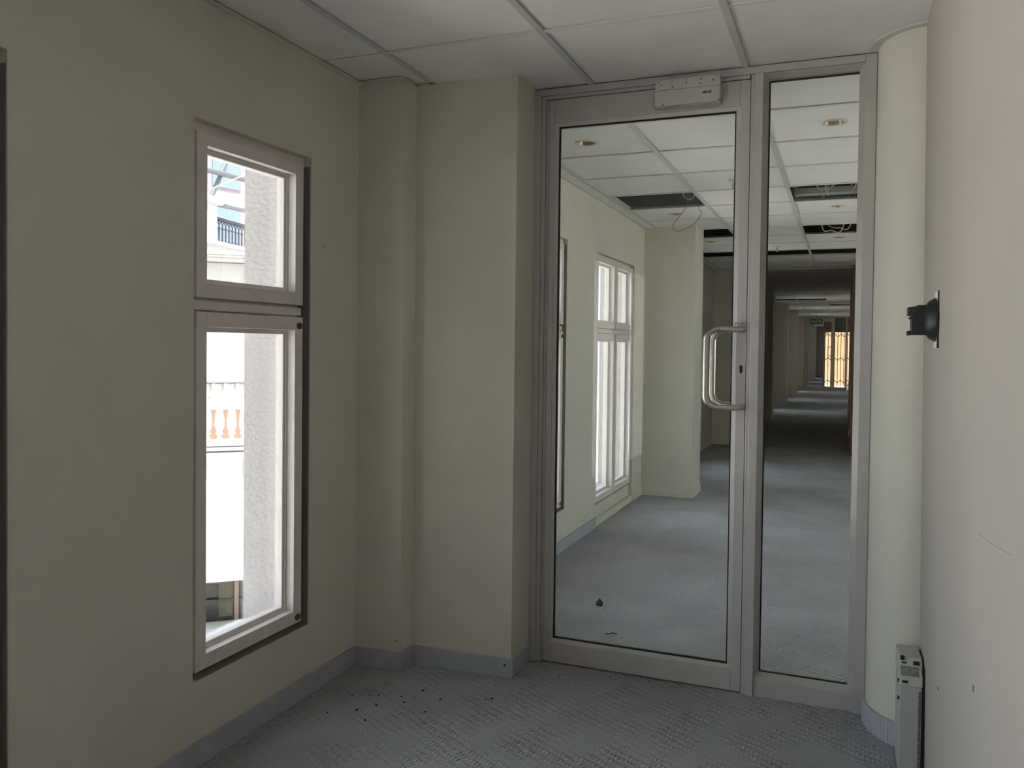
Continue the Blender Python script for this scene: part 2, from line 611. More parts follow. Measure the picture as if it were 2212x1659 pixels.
# far end: corridor goes on at the left, an open light well lies behind the distant gate
ew = MB().box(-1.70, XR2 + 0.2, Y_END, Y_END + 0.2, 0, SLAB).build('wall_end', 'brown_wall')
tag(ew, 'brown wall closing the far end of the corridor', 'wall', kind='structure')
lw = MB()
lw.box(-0.64, -0.60, 28.72, 31.6, 0, SLAB + 0.3)
lw.box(-0.60, XR2, 28.72, 28.80, 1.89, SLAB + 0.3)
lw.box(0.23, XR2, 28.72, 28.80, 0, 1.89)
lw = lw.build('wall_light_well', 'brown_wall')
tag(lw, 'brown partition around the bright opening at the corridor end', 'wall', kind='structure')
lb = MB().box(-0.64, XR2, 31.6, 31.7, 0, SLAB + 0.3).build('wall_light_well_back', 'deep_apricot')
tag(lb, 'sunlit apricot wall behind the trellis gate', 'wall', kind='structure')

# ------------------------------------------------------------------ baseboards
def base_strip(name, pts, label, h=0.078, t=0.011, mat='baseboard'):
    """strip along a polyline, room side is to the left of travel"""
    mb = MB()
    n = len(pts)
    P = [Vector((p[0], p[1])) for p in pts]
    off = []
    for i in range(n):
        d1 = (P[i] - P[i - 1]).normalized() if i > 0 else None
        d2 = (P[i + 1] - P[i]).normalized() if i < n - 1 else None
        ds = [d for d in (d1, d2) if d]
        ns = [Vector((-d.y, d.x)) for d in ds]
        m = ns[0] if len(ns) == 1 else (ns[0] + ns[1]) / max(0.3, 1 + ns[0].dot(ns[1]))
        off.append(P[i] + m * t)
    for i in range(n - 1):
        a, b, c, d = P[i], P[i + 1], off[i + 1], off[i]
        mb.prism([(a.x, a.y), (b.x, b.y), (c.x, c.y), (d.x, d.y)], 0.0, h)
    o = mb.build(name, mat, bevel=0.002)
    return tag(o, label, 'baseboard', kind='structure')


# travel direction keeps the room on the left
base_strip('baseboard_left', [(XL, 2.856), (XL, Y_BACK)], 'grey baseboard along the left wall under the window')
base_strip('baseboard_pier', [(-1.206, 3.165), (-1.203, 2.985), (-1.636, 2.962), (-1.638, 2.872), (XL, 2.856)],
           'grey baseboard stepping around the wall pier')
base_strip('baseboard_curved', [(0.42, CYC - CRY)] + [arc[k] for k in range(20, -1, -1)],
           'pale blue grey baseboard bent around the rounded corner', h=0.082)
base_strip('baseboard_far_left', [(XL2, 5.71), (XL2, 3.42)], 'grey baseboard under the far single window')
base_strip('baseboard_far_pier', [(-1.212, 7.59), (-1.212, 7.17), (XL2, 7.17), (XL2, 6.82)],
           'pale baseboard around the pier beyond the door', mat='wall')
# screw heads in the pier baseboard
for i, (x, y, z) in enumerate([(-1.218, 2.972, 0.05), (-1.50, 2.957, 0.045), (-1.52, 2.956, 0.046)]):
    pass

# ------------------------------------------------------------------ ceiling: grid bars and lay-in tiles
ceil = empty('ceiling', (0, 0, CE))
tag(ceil, 'suspended ceiling of square white tiles in a grey grid', 'ceiling', kind='structure')
TT = 0.6
BW = 0.012
tile_me = MB().box(-TT / 2 + 0.004, TT / 2 - 0.004, -TT / 2 + 0.004, TT / 2 - 0.004, 0.0065, 0.02).mesh('ceiling_tile')
tile_me.materials.append(M['tile'])
rightside = True
holes = {(-2, 5), (0, 5), (0, 8), (0, 11), (-2, 11), (-1, 11), (-2, 8), (0, 30), (-2, 26), (-1, 26)}
def holed_tile(r, n=32):
    mb = MB()
    hs = TT / 2 - 0.004
    for k in range(n):
        t0, t1 = 2 * math.pi * k / n + math.pi / 4, 2 * math.pi * (k + 1) / n + math.pi / 4
        q = []
        for t in (t0, t1):
            c, sn = math.cos(t), math.sin(t)
            m = hs / max(abs(c), abs(sn))
            q.append(((r * c, r * sn), (m * c, m * sn)))
        (a, b), (d, e_) = q
        for z in (0.0065, 0.02):
            mb.quad((*a, z), (*b, z), (*e_, z), (*d, z))
        mb.quad((*a, 0.0065), (*d, 0.0065), (*d, 0.02), (*a, 0.02))
    me = mb.mesh('ceiling_tile')
    me.materials.append(M['tile'])
    return me


holed_me = holed_tile(0.05)
light_cells = {(-2, 2), (0, 2), (-2, 6), (0, 6), (0, 9), (-2, 9)}
tile_count = 0
for j in range(-4, 64):
    for i in (-2, -1, 0, 1):
        xc, yc = BX + TT * i + TT / 2, BY + TT * j + TT / 2
        if yc > Y_END:
            continue
        if (i, j) in holes:
            continue
        if 28.7 < yc < 31.7 and i >= 0 or 11.4 < yc < 15.7:
            continue
        o = link('ceiling_tile', holed_me if (i, j) in light_cells else tile_me, ceil, loc=(xc, yc, 0.0))
        tile_count += 1
# cut tiles along the left wall of this bay and of the next ones
cut_me = MB().box(-1.556 - 0.285, -1.570, -TT / 2 + 0.004, TT / 2 - 0.004, 0.006, 0.02).mesh('cut_ceiling_tile')
cut_me.materials.append(M['tile'])
for j in range(-3, 1):
    link('cut_ceiling_tile', cut_me, ceil, loc=(0, BY + TT * j + TT / 2, 0))
cut2_me = MB().box(XL2, -1.570, -TT / 2 + 0.004, TT / 2 - 0.004, 0.004, 0.02).mesh('cut_ceiling_tile')
cut2_me.materials.append(M['tile'])
for j in range(1, 15):
    link('cut_ceiling_tile', cut2_me, ceil, loc=(0, BY + TT * j + TT / 2, 0))
# main bars run along the corridor
bar_sec = lambda mb, x, y0, y1: (mb.box(x - BW, x + BW, y0, y1, 0.0, 0.005), mb.box(x - 0.003, x + 0.003, y0, y1, 0.005, 0.035))
for i in (-2, -1, 0, 1):
    x = BX + TT * i
    mb = MB()
    if i < 1:
        bar_sec(mb, x, Y_BACK, YD - 0.0)
        mb.build('ceiling_main_bar', 'grid', ceil)
        mb = MB()
    bar_sec(mb, x, YD + 0.07, 11.4)
    mb.build('ceiling_main_bar', 'grid', ceil)
    mb = MB()
    bar_sec(mb, x, 15.7, 28.7)
    mb.build('ceiling_main_bar', 'grid', ceil)
# cross tees between them
tee_me = MB().box(-TT / 2 + BW, TT / 2 - BW, -BW * 0.85, BW * 0.85, 0.0, 0.005).mesh('ceiling_cross_tee')
tee_me.materials.append(M['tee'])
for j in range(-4, 64):
    y = BY + TT * j
    if 11.4 < y < 15.7 or y > Y_END or abs(y - YD) < 0.05:
        continue
    for i in (-2, -1, 0, 1):
        if i == 1 and 1.0 < y < 3.3 or 28.7 < y < 31.7 and i >= -1:
            continue
        link('ceiling_cross_tee', tee_me, ceil, loc=(BX + TT * i + TT / 2, y, 0))
# wall angles
ang = MB()
ang.box(XL, XL + 0.016, Y_BACK, 2.856, 0.0, 0.003)
ang.box(XL, -1.636, 2.838, 2.860, 0.0, 0.003)
ang.box(-1.638, -1.556, 2.945, 2.964, 0.0, 0.003)
ang.box(-1.636, -1.622, 2.86, 2.964, 0.0, 0.003)
ang.build('wall_angle', 'grid', ceil)
MB().box(XL, XL + 0.02, Y_BACK, 2.86, -0.006, 0.0).build('wall_angle', 'wall', ceil)
MB().box(XL2, XL2 + 0.012, 3.42, 11.4, 0.0, 0.003).build('wall_angle', 'grid', ceil)
# curved edge trim over the rounded corner
out = [(CXC - (CRX + 0.028) * math.cos(t), CYC - (CRY + 0.028) * math.sin(t)) for t in [math.pi / 2 * k / 20 for k in range(21)]]
ct = MB()
for k in range(20):
    ct.prism([out[k], out[k + 1], arc[k + 1], arc[k]], -0.004, 0.004)
ct.build('curved_edge_trim', 'grid', ceil)
# plain plaster stretch over the dark bay
MB().box(XL2, XR2, 11.4, 15.7, -0.002, 0.05).build('plaster_panel', 'wall', ceil)

MB().box(BX + 2 * TT, 4.0, Y_BACK, 3.2, 0.0, 0.03).build('plaster_panel', 'tile', ceil)
MB().box(BX + 2 * TT, 4.0, 3.42, 11.4, 0.0, 0.03).build('plaster_panel', 'tile', ceil)
# plenum: duct and dangling cables seen through the missing tiles
dt = empty('air_duct', (0.3, 6.12, CE + 0.06))
MB().box(-0.64, 1.2, -0.02, 0.045, -0.028, 0.02).build('duct_body', 'duct', dt, bevel=0.006)
MB().box(-0.645, -0.625, -0.024, 0.05, -0.032, 0.026).build('flange', 'duct', dt)
for s in (0, 1):
    MB().box(-0.2 + s, -0.18 + s, 0.0, 0.02, 0.02, SLAB - CE - 0.06).build('hanger', 'duct', dt)
tag(dt, 'grey metal duct above the first missing tile of the right row', 'duct')


def cable(name, pts, r, mat, label, group=None, seg=6):
    P = [Vector(p) for p in pts]
    path = []
    for i in range(len(P) - 1):
        p0, p1, p2, p3 = P[max(i - 1, 0)], P[i], P[i + 1], P[min(i + 2, len(P) - 1)]
        for s in range(seg):
            t = s / seg
            path.append(0.5 * ((2 * p1) + (p2 - p0) * t + (2 * p0 - 5 * p1 + 4 * p2 - p3) * t * t
                               + (3 * p1 - p0 - 3 * p2 + p3) * t ** 3))
    path.append(P[-1])
    o = MB().tube(path, r, 6).build(name, mat, smooth=True)
    return tag(o, label, 'cable', group)


Z = CE
cable('hanging_cable', [(-1.02, 5.80, SLAB + 0.002), (-1.06, 5.92, Z + 0.10), (-1.10, 6.03, Z - 0.03), (-1.20, 6.10, Z - 0.14), (-1.17, 6.12, Z - 0.185),
                        (-1.07, 6.12, Z - 0.15), (-0.995, 6.12, Z - 0.06), (-1.03, 6.14, Z + 0.05), (-1.06, 6.15, SLAB + 0.002)],
      0.0022, 'cable_dark', 'thin dark cable looping down below the left missing ceiling tile')
cable('loose_cable', [(-1.02, 5.7, SLAB + 0.002), (-1.1, 5.78, Z + 0.12), (-1.22, 5.86, Z + 0.06), (-1.15, 5.92, Z + 0.2), (-1.02, 6.0, SLAB + 0.002)],
      0.004, 'cable', 'pale cable curled inside the left missing ceiling tile')
cable('loose_cable', [(-0.98, 5.95, SLAB + 0.002), (-1.02, 6.0, Z + 0.08), (-1.12, 6.04, Z + 0.07), (-1.05, 6.1, Z + 0.2), (-0.98, 6.15, SLAB + 0.002)],
      0.005, 'cable', 'pale cable bundle at the corner of the left missing tile')
for i, (pts, lab) in enumerate([
        ([(0.0, 5.66, SLAB + 0.002), (-0.01, 5.70, Z + 0.1), (-0.06, 5.74, Z + 0.035), (-0.20, 5.76, Z + 0.05), (-0.32, 5.72, SLAB + 0.002)], 'pale cable sagging across the nearest right missing tile'),
        ([(0.16, 5.64, SLAB + 0.002), (0.06, 5.72, Z + 0.05), (0.03, 5.76, Z + 0.03), (0.08, 5.80, Z + 0.12), (0.15, 5.82, SLAB + 0.002)], 'pale cable bent at the right of the nearest right missing tile'),
        ([(-0.25, 5.88, SLAB + 0.002), (-0.14, 5.90, Z + 0.07), (-0.12, 5.93, Z + 0.06), (-0.2, 5.96, SLAB + 0.002)], 'pale cable hooked at the left of the nearest right missing tile')]):
    cable('loose_cable', pts, 0.004, 'cable', lab)
for i, (pts, lab) in enumerate([
        ([(0.05, 7.46, SLAB + 0.002), (-0.02, 7.55, Z + 0.02), (-0.12, 7.6, Z - 0.02), (-0.2, 7.62, Z + 0.05), (-0.15, 7.7, SLAB + 0.002)], 'pale cable hanging from the second right missing tile'),
        ([(0.1, 7.48, SLAB + 0.002), (0.04, 7.56, Z + 0.05), (-0.05, 7.62, Z + 0.0), (-0.18, 7.66, Z + 0.1), (-0.22, 7.72, SLAB + 0.002)], 'second pale cable sagging in the second right missing tile')]):
    cable('loose_cable', pts, 0.005, 'cable', lab)

# ------------------------------------------------------------------ windows on the left side
def make_sash(parent, y0, y1, z0, z1, st, rail_t, rail_b, name='sash'):
    """timber sash as a ring of four members, with glass and bead as sub-parts; x goes outward negative"""
    xf, xb = -0.012, -0.085
    mb = MB()
    ring_poly = [(y0, z0, y1, z1), (y0 + st, z0 + rail_b, y1 - st, z1 - rail_t)]
    (oy0, oz0, oy1, oz1), (iy0, iz0, iy1, iz1) = ring_poly
    mb.box(xb, xf, oy0, iy0, oz0, oz1)
    mb.box(xb, xf, iy1, oy1, oz0, oz1)
    mb.box(xb, xf, iy0, iy1, oz0, iz0)
    mb.box(xb, xf, iy0, iy1, iz1, oz1)
    s = mb.build(name, 'frame', parent, bevel=0.0015)
    b = MB()
    w = 0.016
    for (a0, a1, c0, c1) in ((iy0, iy0 + w, iz0, iz1), (iy1 - w, iy1, iz0, iz1), (iy0 + w, iy1 - w, iz0, iz0 + w), (iy0 + w, iy1 - w, iz1 - w, iz1)):
        b.box(-0.080, -0.052, a0, a1, c0, c1)
    b.build('glazing_bead', 'frame', s, bevel=0.002)
    b = MB()
    w2 = 0.007
    for (a0, a1, c0, c1) in ((iy0, iy0 + w2, iz0, iz1), (iy1 - w2, iy1, iz0, iz1), (iy0 + w2, iy1 - w2, iz0, iz0 + w2), (iy0 + w2, iy1 - w2, iz1 - w2, iz1)):
        b.box(-0.052, -0.046, a0, a1, c0, c1)
    b.build('putty_line', 'frame', s, bevel=0.0015)
    MB().box(-0.070, -0.066, iy0 + w - 0.004, iy1 - w + 0.004, iz0 + w - 0.004, iz1 - w + 0.004).build('glass_pane', 'glass', s)
    return s


def make_window(name, x, y, label, plugs=True):
    e = empty(name, (x, y, WZ0))
    tag(e, label, 'window', kind='structure')
    Hh = WZ1 - WZ0
    fr = MB()
    fr.box(-0.10, -0.022, 0.0, 0.022, 0, Hh)
    fr.box(-0.10, -0.060, 0.022, 0.5865, 0.0, 0.012)
    fr.box(-0.10, -0.032, 0.022, 0.5865, Hh - 0.030, Hh)
    fr.box(-0.10, -0.080, 0.550, 0.5865, 0.012, Hh - 0.030)
    fr.build('frame', 'frame', e, bevel=0.001)
    tr = MB()
    tr.box(-0.10, -0.020, 0.022, 0.557, 1.151, 1.180)
    tr.box(-0.10, -0.034, 0.022, 0.557, 1.147, 1.188)
    tr.build('transom', 'frame', e, bevel=0.002)
    up = make_sash(e, 0.024, 0.557, 1.190, 1.702, 0.045, 0.039, 0.046)
    lo = make_sash(e, 0.024, 0.557, 0.021, 1.146, 0.045, 0.047, 0.047)
    if plugs:
        for z in (1.114, 0.042):
            p = MB().lathe([(0.0, -0.013), (0.0125, -0.013), (0.0125, -0.0095), (0.0105, -0.0085), (0.0, -0.0085)], 16,
                           (0, 0.536, z), 'x', sx=1.25, cap=False).build('lock_plug', 'brass', lo, smooth=True)
            if z > 1:
                MB().box(-0.0088, -0.0078, 0.534, 0.538, z - 0.005, z + 0.005).build('key_slot', 'ink', lo)
    # dark brown strips in the gap on the hinge side and below the sashes
    MB().box(-0.080, -0.004, 0.5840, 0.5866, 0.0, Hh - 0.031).build('gap_strip', 'gap_strip', e)
    MB().box(-0.060, -0.003, 0.023, 0.5838, 0.0002, 0.0022).build('gap_strip', 'gap_strip', e)
    # sloping outer sill
    s = MB()
    s.extrude([(-0.10, 0.040), (-0.10, -0.02), (-0.33, -0.06), (-0.33, -0.028)], 1, 0.03, 0.583)
    s.v = [(a, b, c) for (a, b, c) in s.v]
    s.build('outer_sill', 'facade', e)
    return e


make_window('window_1', XL, bay1_windows[0], 'tall narrow two-sash window in the left wall nearest the pier')
make_window('window_2', XL, bay1_windows[1], 'tall narrow window cut off by the left picture edge')
make_window('window_3', XL2, single_far[1], 'narrow window just past the door frame, hidden by the pier')
make_window('window_5', XL2, single_far[0], 'narrow window partly hidden by the door frame, seen through the glass')


def make_double(name, x, y, label):
    e = empty(name, (x, y, 0.05))
    tag(e, label, 'window', kind='structure')
    z0, z1 = 0.115, WZ1 - 0.05
    fr = MB()
    fr.box(-0.10, -0.040, 0.0, 0.02, z0 - 0.02, z1)
    fr.box(-0.10, -0.040, DW - 0.02, DW, z0 - 0.02, z1)
    fr.box(-0.10, -0.040, 0.02, DW - 0.02, z1 - 0.02, z1)
    fr.box(-0.10, -0.040, 0.02, DW - 0.02, z0 - 0.02, z0)
    fr.box(-0.10, -0.060, DW / 2 - 0.012, DW / 2 + 0.012, z0, z1 - 0.02)
    fr.build('frame', 'frame', e, bevel=0.001)
    tr = MB()
    tr.box(-0.10, -0.022, 0.02, DW - 0.02, 1.365, 1.400)
    tr.build('transom', 'frame', e, bevel=0.002)
    for a, b in ((0.02, DW / 2 - 0.006), (DW / 2 + 0.006, DW - 0.02)):
        make_sash(e, a, b, 1.402, z1 - 0.022, 0.045, 0.04, 0.045)
        make_sash(e, a, b, z0 + 0.002, 1.363, 0.045, 0.045, 0.045)
    # panel below the sashes
    MB().box(-0.10, -0.032, 0.0, DW, -0.05, z0 - 0.024).build('under_panel', 'wall', e)
    s = MB()
    s.extrude([(-0.10, z0 - 0.0), (-0.10, 0.0), (-0.33, 0.0), (-0.33, z0 - 0.04)], 1, 0.02, DW - 0.003)
    s.build('outer_sill', 'facade', e)
    return e


for k, h in enumerate(east):
    o = make_double('window_%d' % (40 + k), 4.0, h[0], 'added double window in the right outer wall, unseen, brightening the far bay')
    o.location.y = h[1]
    o.rotation_euler.z = math.pi
make_double('window_6', XL2, double_far[0], 'double window with four sashes seen through the glass door')
make_double('window_7', XL2, double_far[1], 'double window of the bay behind the pale pier')
for k, y in enumerate(lit_bays):
    make_double('window_%d' % (8 + k), XL2, y, 'double window of the far corridor past the dark bay')['group'] = 'far corridor windows'

# ------------------------------------------------------------------ glazed door screen
def ring(mb, x0, x1, z0, z1, w, y0, y1):
    """rectangular ring in the xz plane, member width w=(l, r, b, t)"""
    l, r, b, t = w
    mb.box(x0, x0 + l, y0, y1, z0, z1)
    mb.box(x1 - r, x1, y0, y1, z0, z1)
    mb.box(x0 + l, x1 - r, y0, y1, z0, z0 + b)
    mb.box(x0 + l, x1 - r, y0, y1, z1 - t, z1)
    return mb


def bevel_ring(mb, x0, x1, z0, z1, w, yf, yb):
    """glazing bead: slopes back from the outer edge (yf) to the inner edge (yb)"""
    A = [(x0, yf, z0), (x1, yf, z0), (x1, yf, z1), (x0, yf, z1)]
    B = [(x0 + w, yb, z0 + w), (x1 - w, yb, z0 + w), (x1 - w, yb, z1 - w), (x0 + w, yb, z1 - w)]
    Cc = [(x0 + w, yb + 0.012, z0 + w), (x1 - w, yb + 0.012, z0 + w), (x1 - w, yb + 0.012, z1 - w), (x0 + w, yb + 0.012, z1 - w)]
    D = [(x0, yb + 0.012, z0), (x1, yb + 0.012, z0), (x1, yb + 0.012, z1), (x0, yb + 0.012, z1)]
    for k in range(4):
        j = (k + 1) % 4
        mb.quad(A[k], A[j], B[j], B[k])
        mb.quad(B[k], B[j], Cc[j], Cc[k])
        mb.quad(Cc[k], Cc[j], D[j], D[k])
        mb.quad(D[k], D[j], A[j], A[k])
    return mb


def make_screen(y, ztop):
    """fixed frame, door leaf and sidelight; origin on the floor at the frame front"""
    fr = empty('trim_1', (0, y, 0))
    m = MB()
    m.box(-1.204, -1.176, 0.0, 0.075, 0, ztop)
    m.box(-1.176, -1.158, 0.010, 0.075, 0, ztop - 0.028)
    m.box(-1.158, -1.146, 0.020, 0.075, 0, ztop - 0.040)
    m.build('jamb', 'alu', fr, bevel=0.0015)
    m = MB().box(0.052, 0.090, 0.0, 0.075, 0, ztop)
    m.build('jamb', 'alu', fr, bevel=0.0015)
    m = MB()
    m.box(-1.176, 0.052, 0.0, 0.075, ztop - 0.026, ztop)
    m.box(-1.158, -0.346, 0.010, 0.075, ztop - 0.040, ztop - 0.026)
    m.build('head', 'alu', fr, bevel=0.0015)
    m = MB()
    m.box(-0.328, -0.297, 0.0, 0.075, -0.0, ztop - 0.026)
    m.box(-0.342, -0.328, 0.012, 0.075, 0, ztop - 0.026)
    m.build('mullion', 'alu', fr, bevel=0.0015)

    leaf = empty('door_1', (-1.144, y, 0))
    ox = 1.144
    lx0, lx1, lz0, lz1 = -1.143, -0.344, 0.006, ztop - 0.043
    m = MB().box(lx0 + ox, -1.118 + ox, 0.012, 0.060, lz0, lz1)
    m.build('stile', 'alu', leaf, bevel=0.0015)
    m = MB().box(-0.380 + ox, lx1 + ox, 0.012, 0.060, lz0, lz1)
    st = m.build('stile', 'alu', leaf, bevel=0.0015)
    MB().box(-1.118 + ox, -0.380 + ox, 0.012, 0.060, 2.228, lz1).build('rail', 'alu', leaf, bevel=0.0015)
    MB().box(-1.118 + ox, -0.380 + ox, 0.012, 0.060, lz0, 0.088).build('rail', 'alu', leaf, bevel=0.0015)
    bevel_ring(MB(), -1.118 + ox, -0.380 + ox, 0.088, 2.228, 0.015, 0.016, 0.019).build('glazing_bead', 'alu', leaf)
    ring(MB(), -1.103 + ox, -0.395 + ox, 0.103, 2.213, (0.005,) * 4, 0.024, 0.034).build('gasket', 'alu_dark', leaf)
    MB().box(-1.100 + ox, -0.398 + ox, 0.028, 0.034, 0.106, 2.210).build('glass_pane', 'door_glass', leaf)
    # D pull handles on both faces
    for s in (-1, 1):
        ys = 0.012 if s < 0 else 0.060
        p = []
        xa, xb, dep, za, zb, rr = -0.357 + ox, -0.484 + ox, 0.068, 1.386, 1.092, 0.045
        p.append((xa, ys - s * 0.004, za))
        p.append((xa - 0.004, ys + s * 0.020, za))
        p.append((xa - 0.016, ys + s * 0.038, za))
        p.append((xa - 0.040, ys + s * 0.052, za))
        for k in range(7):
            t = math.pi / 2 * k / 6
            q = xb + rr - rr * math.sin(t)
            p.append((q, ys + s * (dep - 0.006 + 0.006 * math.sin(t)), za - rr + rr * math.cos(t)))
        for k in range(7):
            t = math.pi / 2 * k / 6
            p.append((xb + rr - rr * math.cos(t), ys + s * (dep - 0.006 + 0.006 * math.cos(t)), zb + rr - rr * math.sin(t)))
        p.append((xa - 0.040, ys + s * 0.052, zb))
        p.append((xa - 0.016, ys + s * 0.038, zb))
        p.append((xa - 0.004, ys + s * 0.020, zb))
        p.append((xa, ys - s * 0.004, zb))
        hd = MB().tube(p, 0.0115, 16).build('pull_handle', 'steel', leaf, smooth=True)
    # keyhole
    kh = []
    for k in range(16):
        t = 2 * math.pi * k / 16
        kh.append((0.0055 * math.cos(t), 0.0075 * math.sin(t) + (0.008 if math.sin(t) > 0 else -0.008)))
    MB().extrude([(a - 0.361 + ox, b + 1.236) for a, b in kh], 1, 0.0112, 0.02).build('keyhole', 'ink', leaf)
    lt = text_mesh('lettering', 'PUS', 0.017, 0.0, 'faded_ink', 0.0002, leaf)
    lt.location = (-0.387 + ox, 0.0112, 1.404)
    lt.rotation_euler = (math.pi / 2, 0, 0)
    lt.scale = (1.35, 0.8, 1)

    sd = empty('window_side', (-0.297, y, 0))
    ox = 0.297
    sx0, sx1 = -0.297 + ox, 0.052 + ox
    MB().box(sx0, sx1, 0.010, 0.075, 0.0, 0.068).build('rail', 'alu', sd, bevel=0.0015)
    bevel_ring(MB(), sx0, sx1, 0.068, ztop - 0.026, 0.018, 0.012, 0.040).build('glazing_bead', 'alu', sd)
    ring(MB(), sx0 + 0.018, sx1 - 0.008, 0.084, ztop - 0.048, (0.005,) * 4, 0.040, 0.050).build('gasket', 'alu_dark', sd)
    MB().box(sx0 + 0.02, sx1 - 0.008, 0.044, 0.050, 0.086, ztop - 0.05).build('glass_pane', 'door_glass', sd)
    return fr, leaf, sd


fr, leaf, sd = make_screen(YD, CE + 0.001)
tag(fr, 'grey aluminium frame around the glass door and side pane', 'door frame', kind='structure')
tag(leaf, 'grey aluminium framed glass door with steel pull handle', 'door', kind='structure')
sd.name = 'window_30'
tag(sd, 'tall narrow glass side pane right of the door', 'window', kind='structure')
fr2, leaf2, sd2 = copy_tree(fr), copy_tree(leaf), copy_tree(sd)
for o in (fr2, leaf2, sd2):
    o.location.y = 28.40
fr2.name, leaf2.name, sd2.name = 'trim_2', 'door_2', 'window_31'
tag(fr2, 'distant grey door frame far down the corridor', 'door frame')
tag(leaf2, 'distant glass door far down the corridor', 'door')
tag(sd2, 'distant glass side pane far down the corridor', 'window')

# ------------------------------------------------------------------ magnetic lock box on the door head
lk = empty('magnetic_lock', (-0.572, YD - 0.04, 2.240))
tag(lk, 'grey lock box with black lettering at the top of the glass door', 'lock')
cov = MB().box(-0.123, 0.123, 0.0, 0.045, 0.0, 0.101).build('cover', 'alu', lk, bevel=0.002)
MB().box(-0.123, 0.123, -0.0006, 0.0, 0.0585, 0.0597).build('seam', 'mark', cov)
for k, (dx, dz) in enumerate([(-0.110, 0.090), (-0.056, 0.092), (-0.003, 0.092), (0.050, 0.091), (0.104, 0.090)]):
    s = MB().lathe([(0.0, -0.003), (0.004, -0.003), (0.0052, -0.001), (0.0052, 0.001)], 12, (dx, 0, dz), 'y').build('screw', 'steel', cov, smooth=True)
for k, (dx, dz) in enumerate([(-0.100, 0.079), (-0.056, 0.070), (-0.003, 0.079), (0.050, 0.071), (0.097, 0.080), (-0.091, 0.004), (0.118, 0.004)]):
    MB().lathe([(0.0, -0.0005), (0.0026, -0.0005), (0.0026, 0.001)], 10, (dx, 0, dz), 'y').build('screw_hole', 'ink', cov)
tx = text_mesh('lettering', 'elock', 0.0185, 0.28, 'ink', 0.0003, cov, bold=0.0006)
tx.location = (0.058, -0.0006, 0.034)
tx.rotation_euler = (math.pi / 2, 0, 0)
tx.scale = (0.82, 0.75, 1)

# ------------------------------------------------------------------ black device on the right wall
def wall_x(z):
    return XR + 0.0222 * (1 - z / 2.35)


dz = 1.400
dev = empty('door_holder', (wall_x(dz), 2.53, dz))
tag(dev, 'black bracket sticking out of the right wall at eye level', 'wall fitting')
MB().box(-0.0035, 0.004, -0.045, 0.045, -0.078, 0.078).build('wall_plate', 'white_plastic', dev)
MB().box(-0.0045, 0.003, -0.0485, -0.045, -0.078, 0.078).build('plate_edge_shade', 'black', dev)  # black strip paints the shadow along the plate's near edge
MB().lathe([(0.0, -0.003), (0.060, -0.003), (0.0605, -0.008), (0.052, -0.022), (0.036, -0.034), (0.022, -0.037), (0.0, -0.037)], 28,
           (0, 0, 0), 'x', cap=False).build('dome', 'black', dev, smooth=True)
b = MB()
b.box(-0.066, -0.020, -0.030, 0.030, -0.042, 0.036)
b.box(-0.075, -0.066, -0.028, 0.028, 0.012, 0.035)
b.box(-0.076, -0.066, -0.026, 0.026, -0.043, -0.031)
b.box(-0.071, -0.066, -0.020, 0.020, 0.002, 0.008)
b.build('body', 'black', dev, bevel=0.001)
MB().box(-0.052, -0.030, -0.026, 0.026, 0.036, 0.040).build('cap', 'black', dev)

# ------------------------------------------------------------------ panel heater end on the right wall
HY = 2.74
hx = wall_x(0.2)
he = empty('panel_heater', (hx, HY, 0.0))
tag(he, 'grey upright heater unit low on the right wall by the rounded corner', 'heater')
W0 = -0.073
hbody = MB().box(W0 + 0.002, -0.010, 0.0, 0.20, 0.012, 0.292).build('body', 'heater', he, bevel=0.003)
top = MB()
top.extrude([(0.0, 0.292), (0.20, 0.292), (0.20, 0.352), (0.05, 0.366), (0.004, 0.322)], 0, W0, -0.008)
lid = top.build('lid', 'heater_lid', he, bevel=0.003)
MB().box(-0.010, 0.002, 0.01, 0.19, 0.02, 0.345).build('back_bracket', 'black', he)
# sloped control face details: slope from (0.004,.322) to (0.05,.366)
def slope(t, off=0.0):
    return (0.004 + 0.046 * t - off * 0.69, 0.322 + 0.044 * t + off * 0.72)
def on_slope(name, x0, x1, t0, t1, thick, mat):
    a, b = slope(t0), slope(t1)
    c, d = slope(t1, thick), slope(t0, thick)
    return MB().extrude([a, b, c, d], 0, x0, x1).build(name, mat, lid)
on_slope('rating_label', W0 + 0.003, -0.018, 0.0, 0.50, 0.001, 'heater_label')
on_slope('rocker_switch', -0.033, -0.015, 0.60, 0.78, 0.003, 'ink')
on_slope('indicator', W0 + 0.008, W0 + 0.022, 0.62, 0.70, 0.001, 'ink')
on_slope('knob', W0 + 0.004, W0 + 0.016, 0.78, 0.98, 0.006, 'black')
MB().box(W0 + 0.008, W0 + 0.024, -0.001, 0.002, 0.301, 0.308).build('slot', 'ink', lid)
slot_me = MB().box(-0.019, -0.012, -0.0012, 0.001, -0.0016, 0.0016).mesh('vent_slot')
slot_me.materials.append(M['ink'])
for k in range(40):
    link('vent_slot', slot_me, hbody, loc=(0, 0, 0.278 - k * 0.0066))
for z in (0.300, 0.246):
    MB().box(W0 - 0.004, W0 + 0.002, 0.004, 0.010, z, z + 0.009).build('clip', 'ink', hbody)

# ------------------------------------------------------------------ ceiling fittings beyond the door
def downlight(i, j):
    return (BX + TT * i + TT / 2, BY + TT * j + TT / 2)


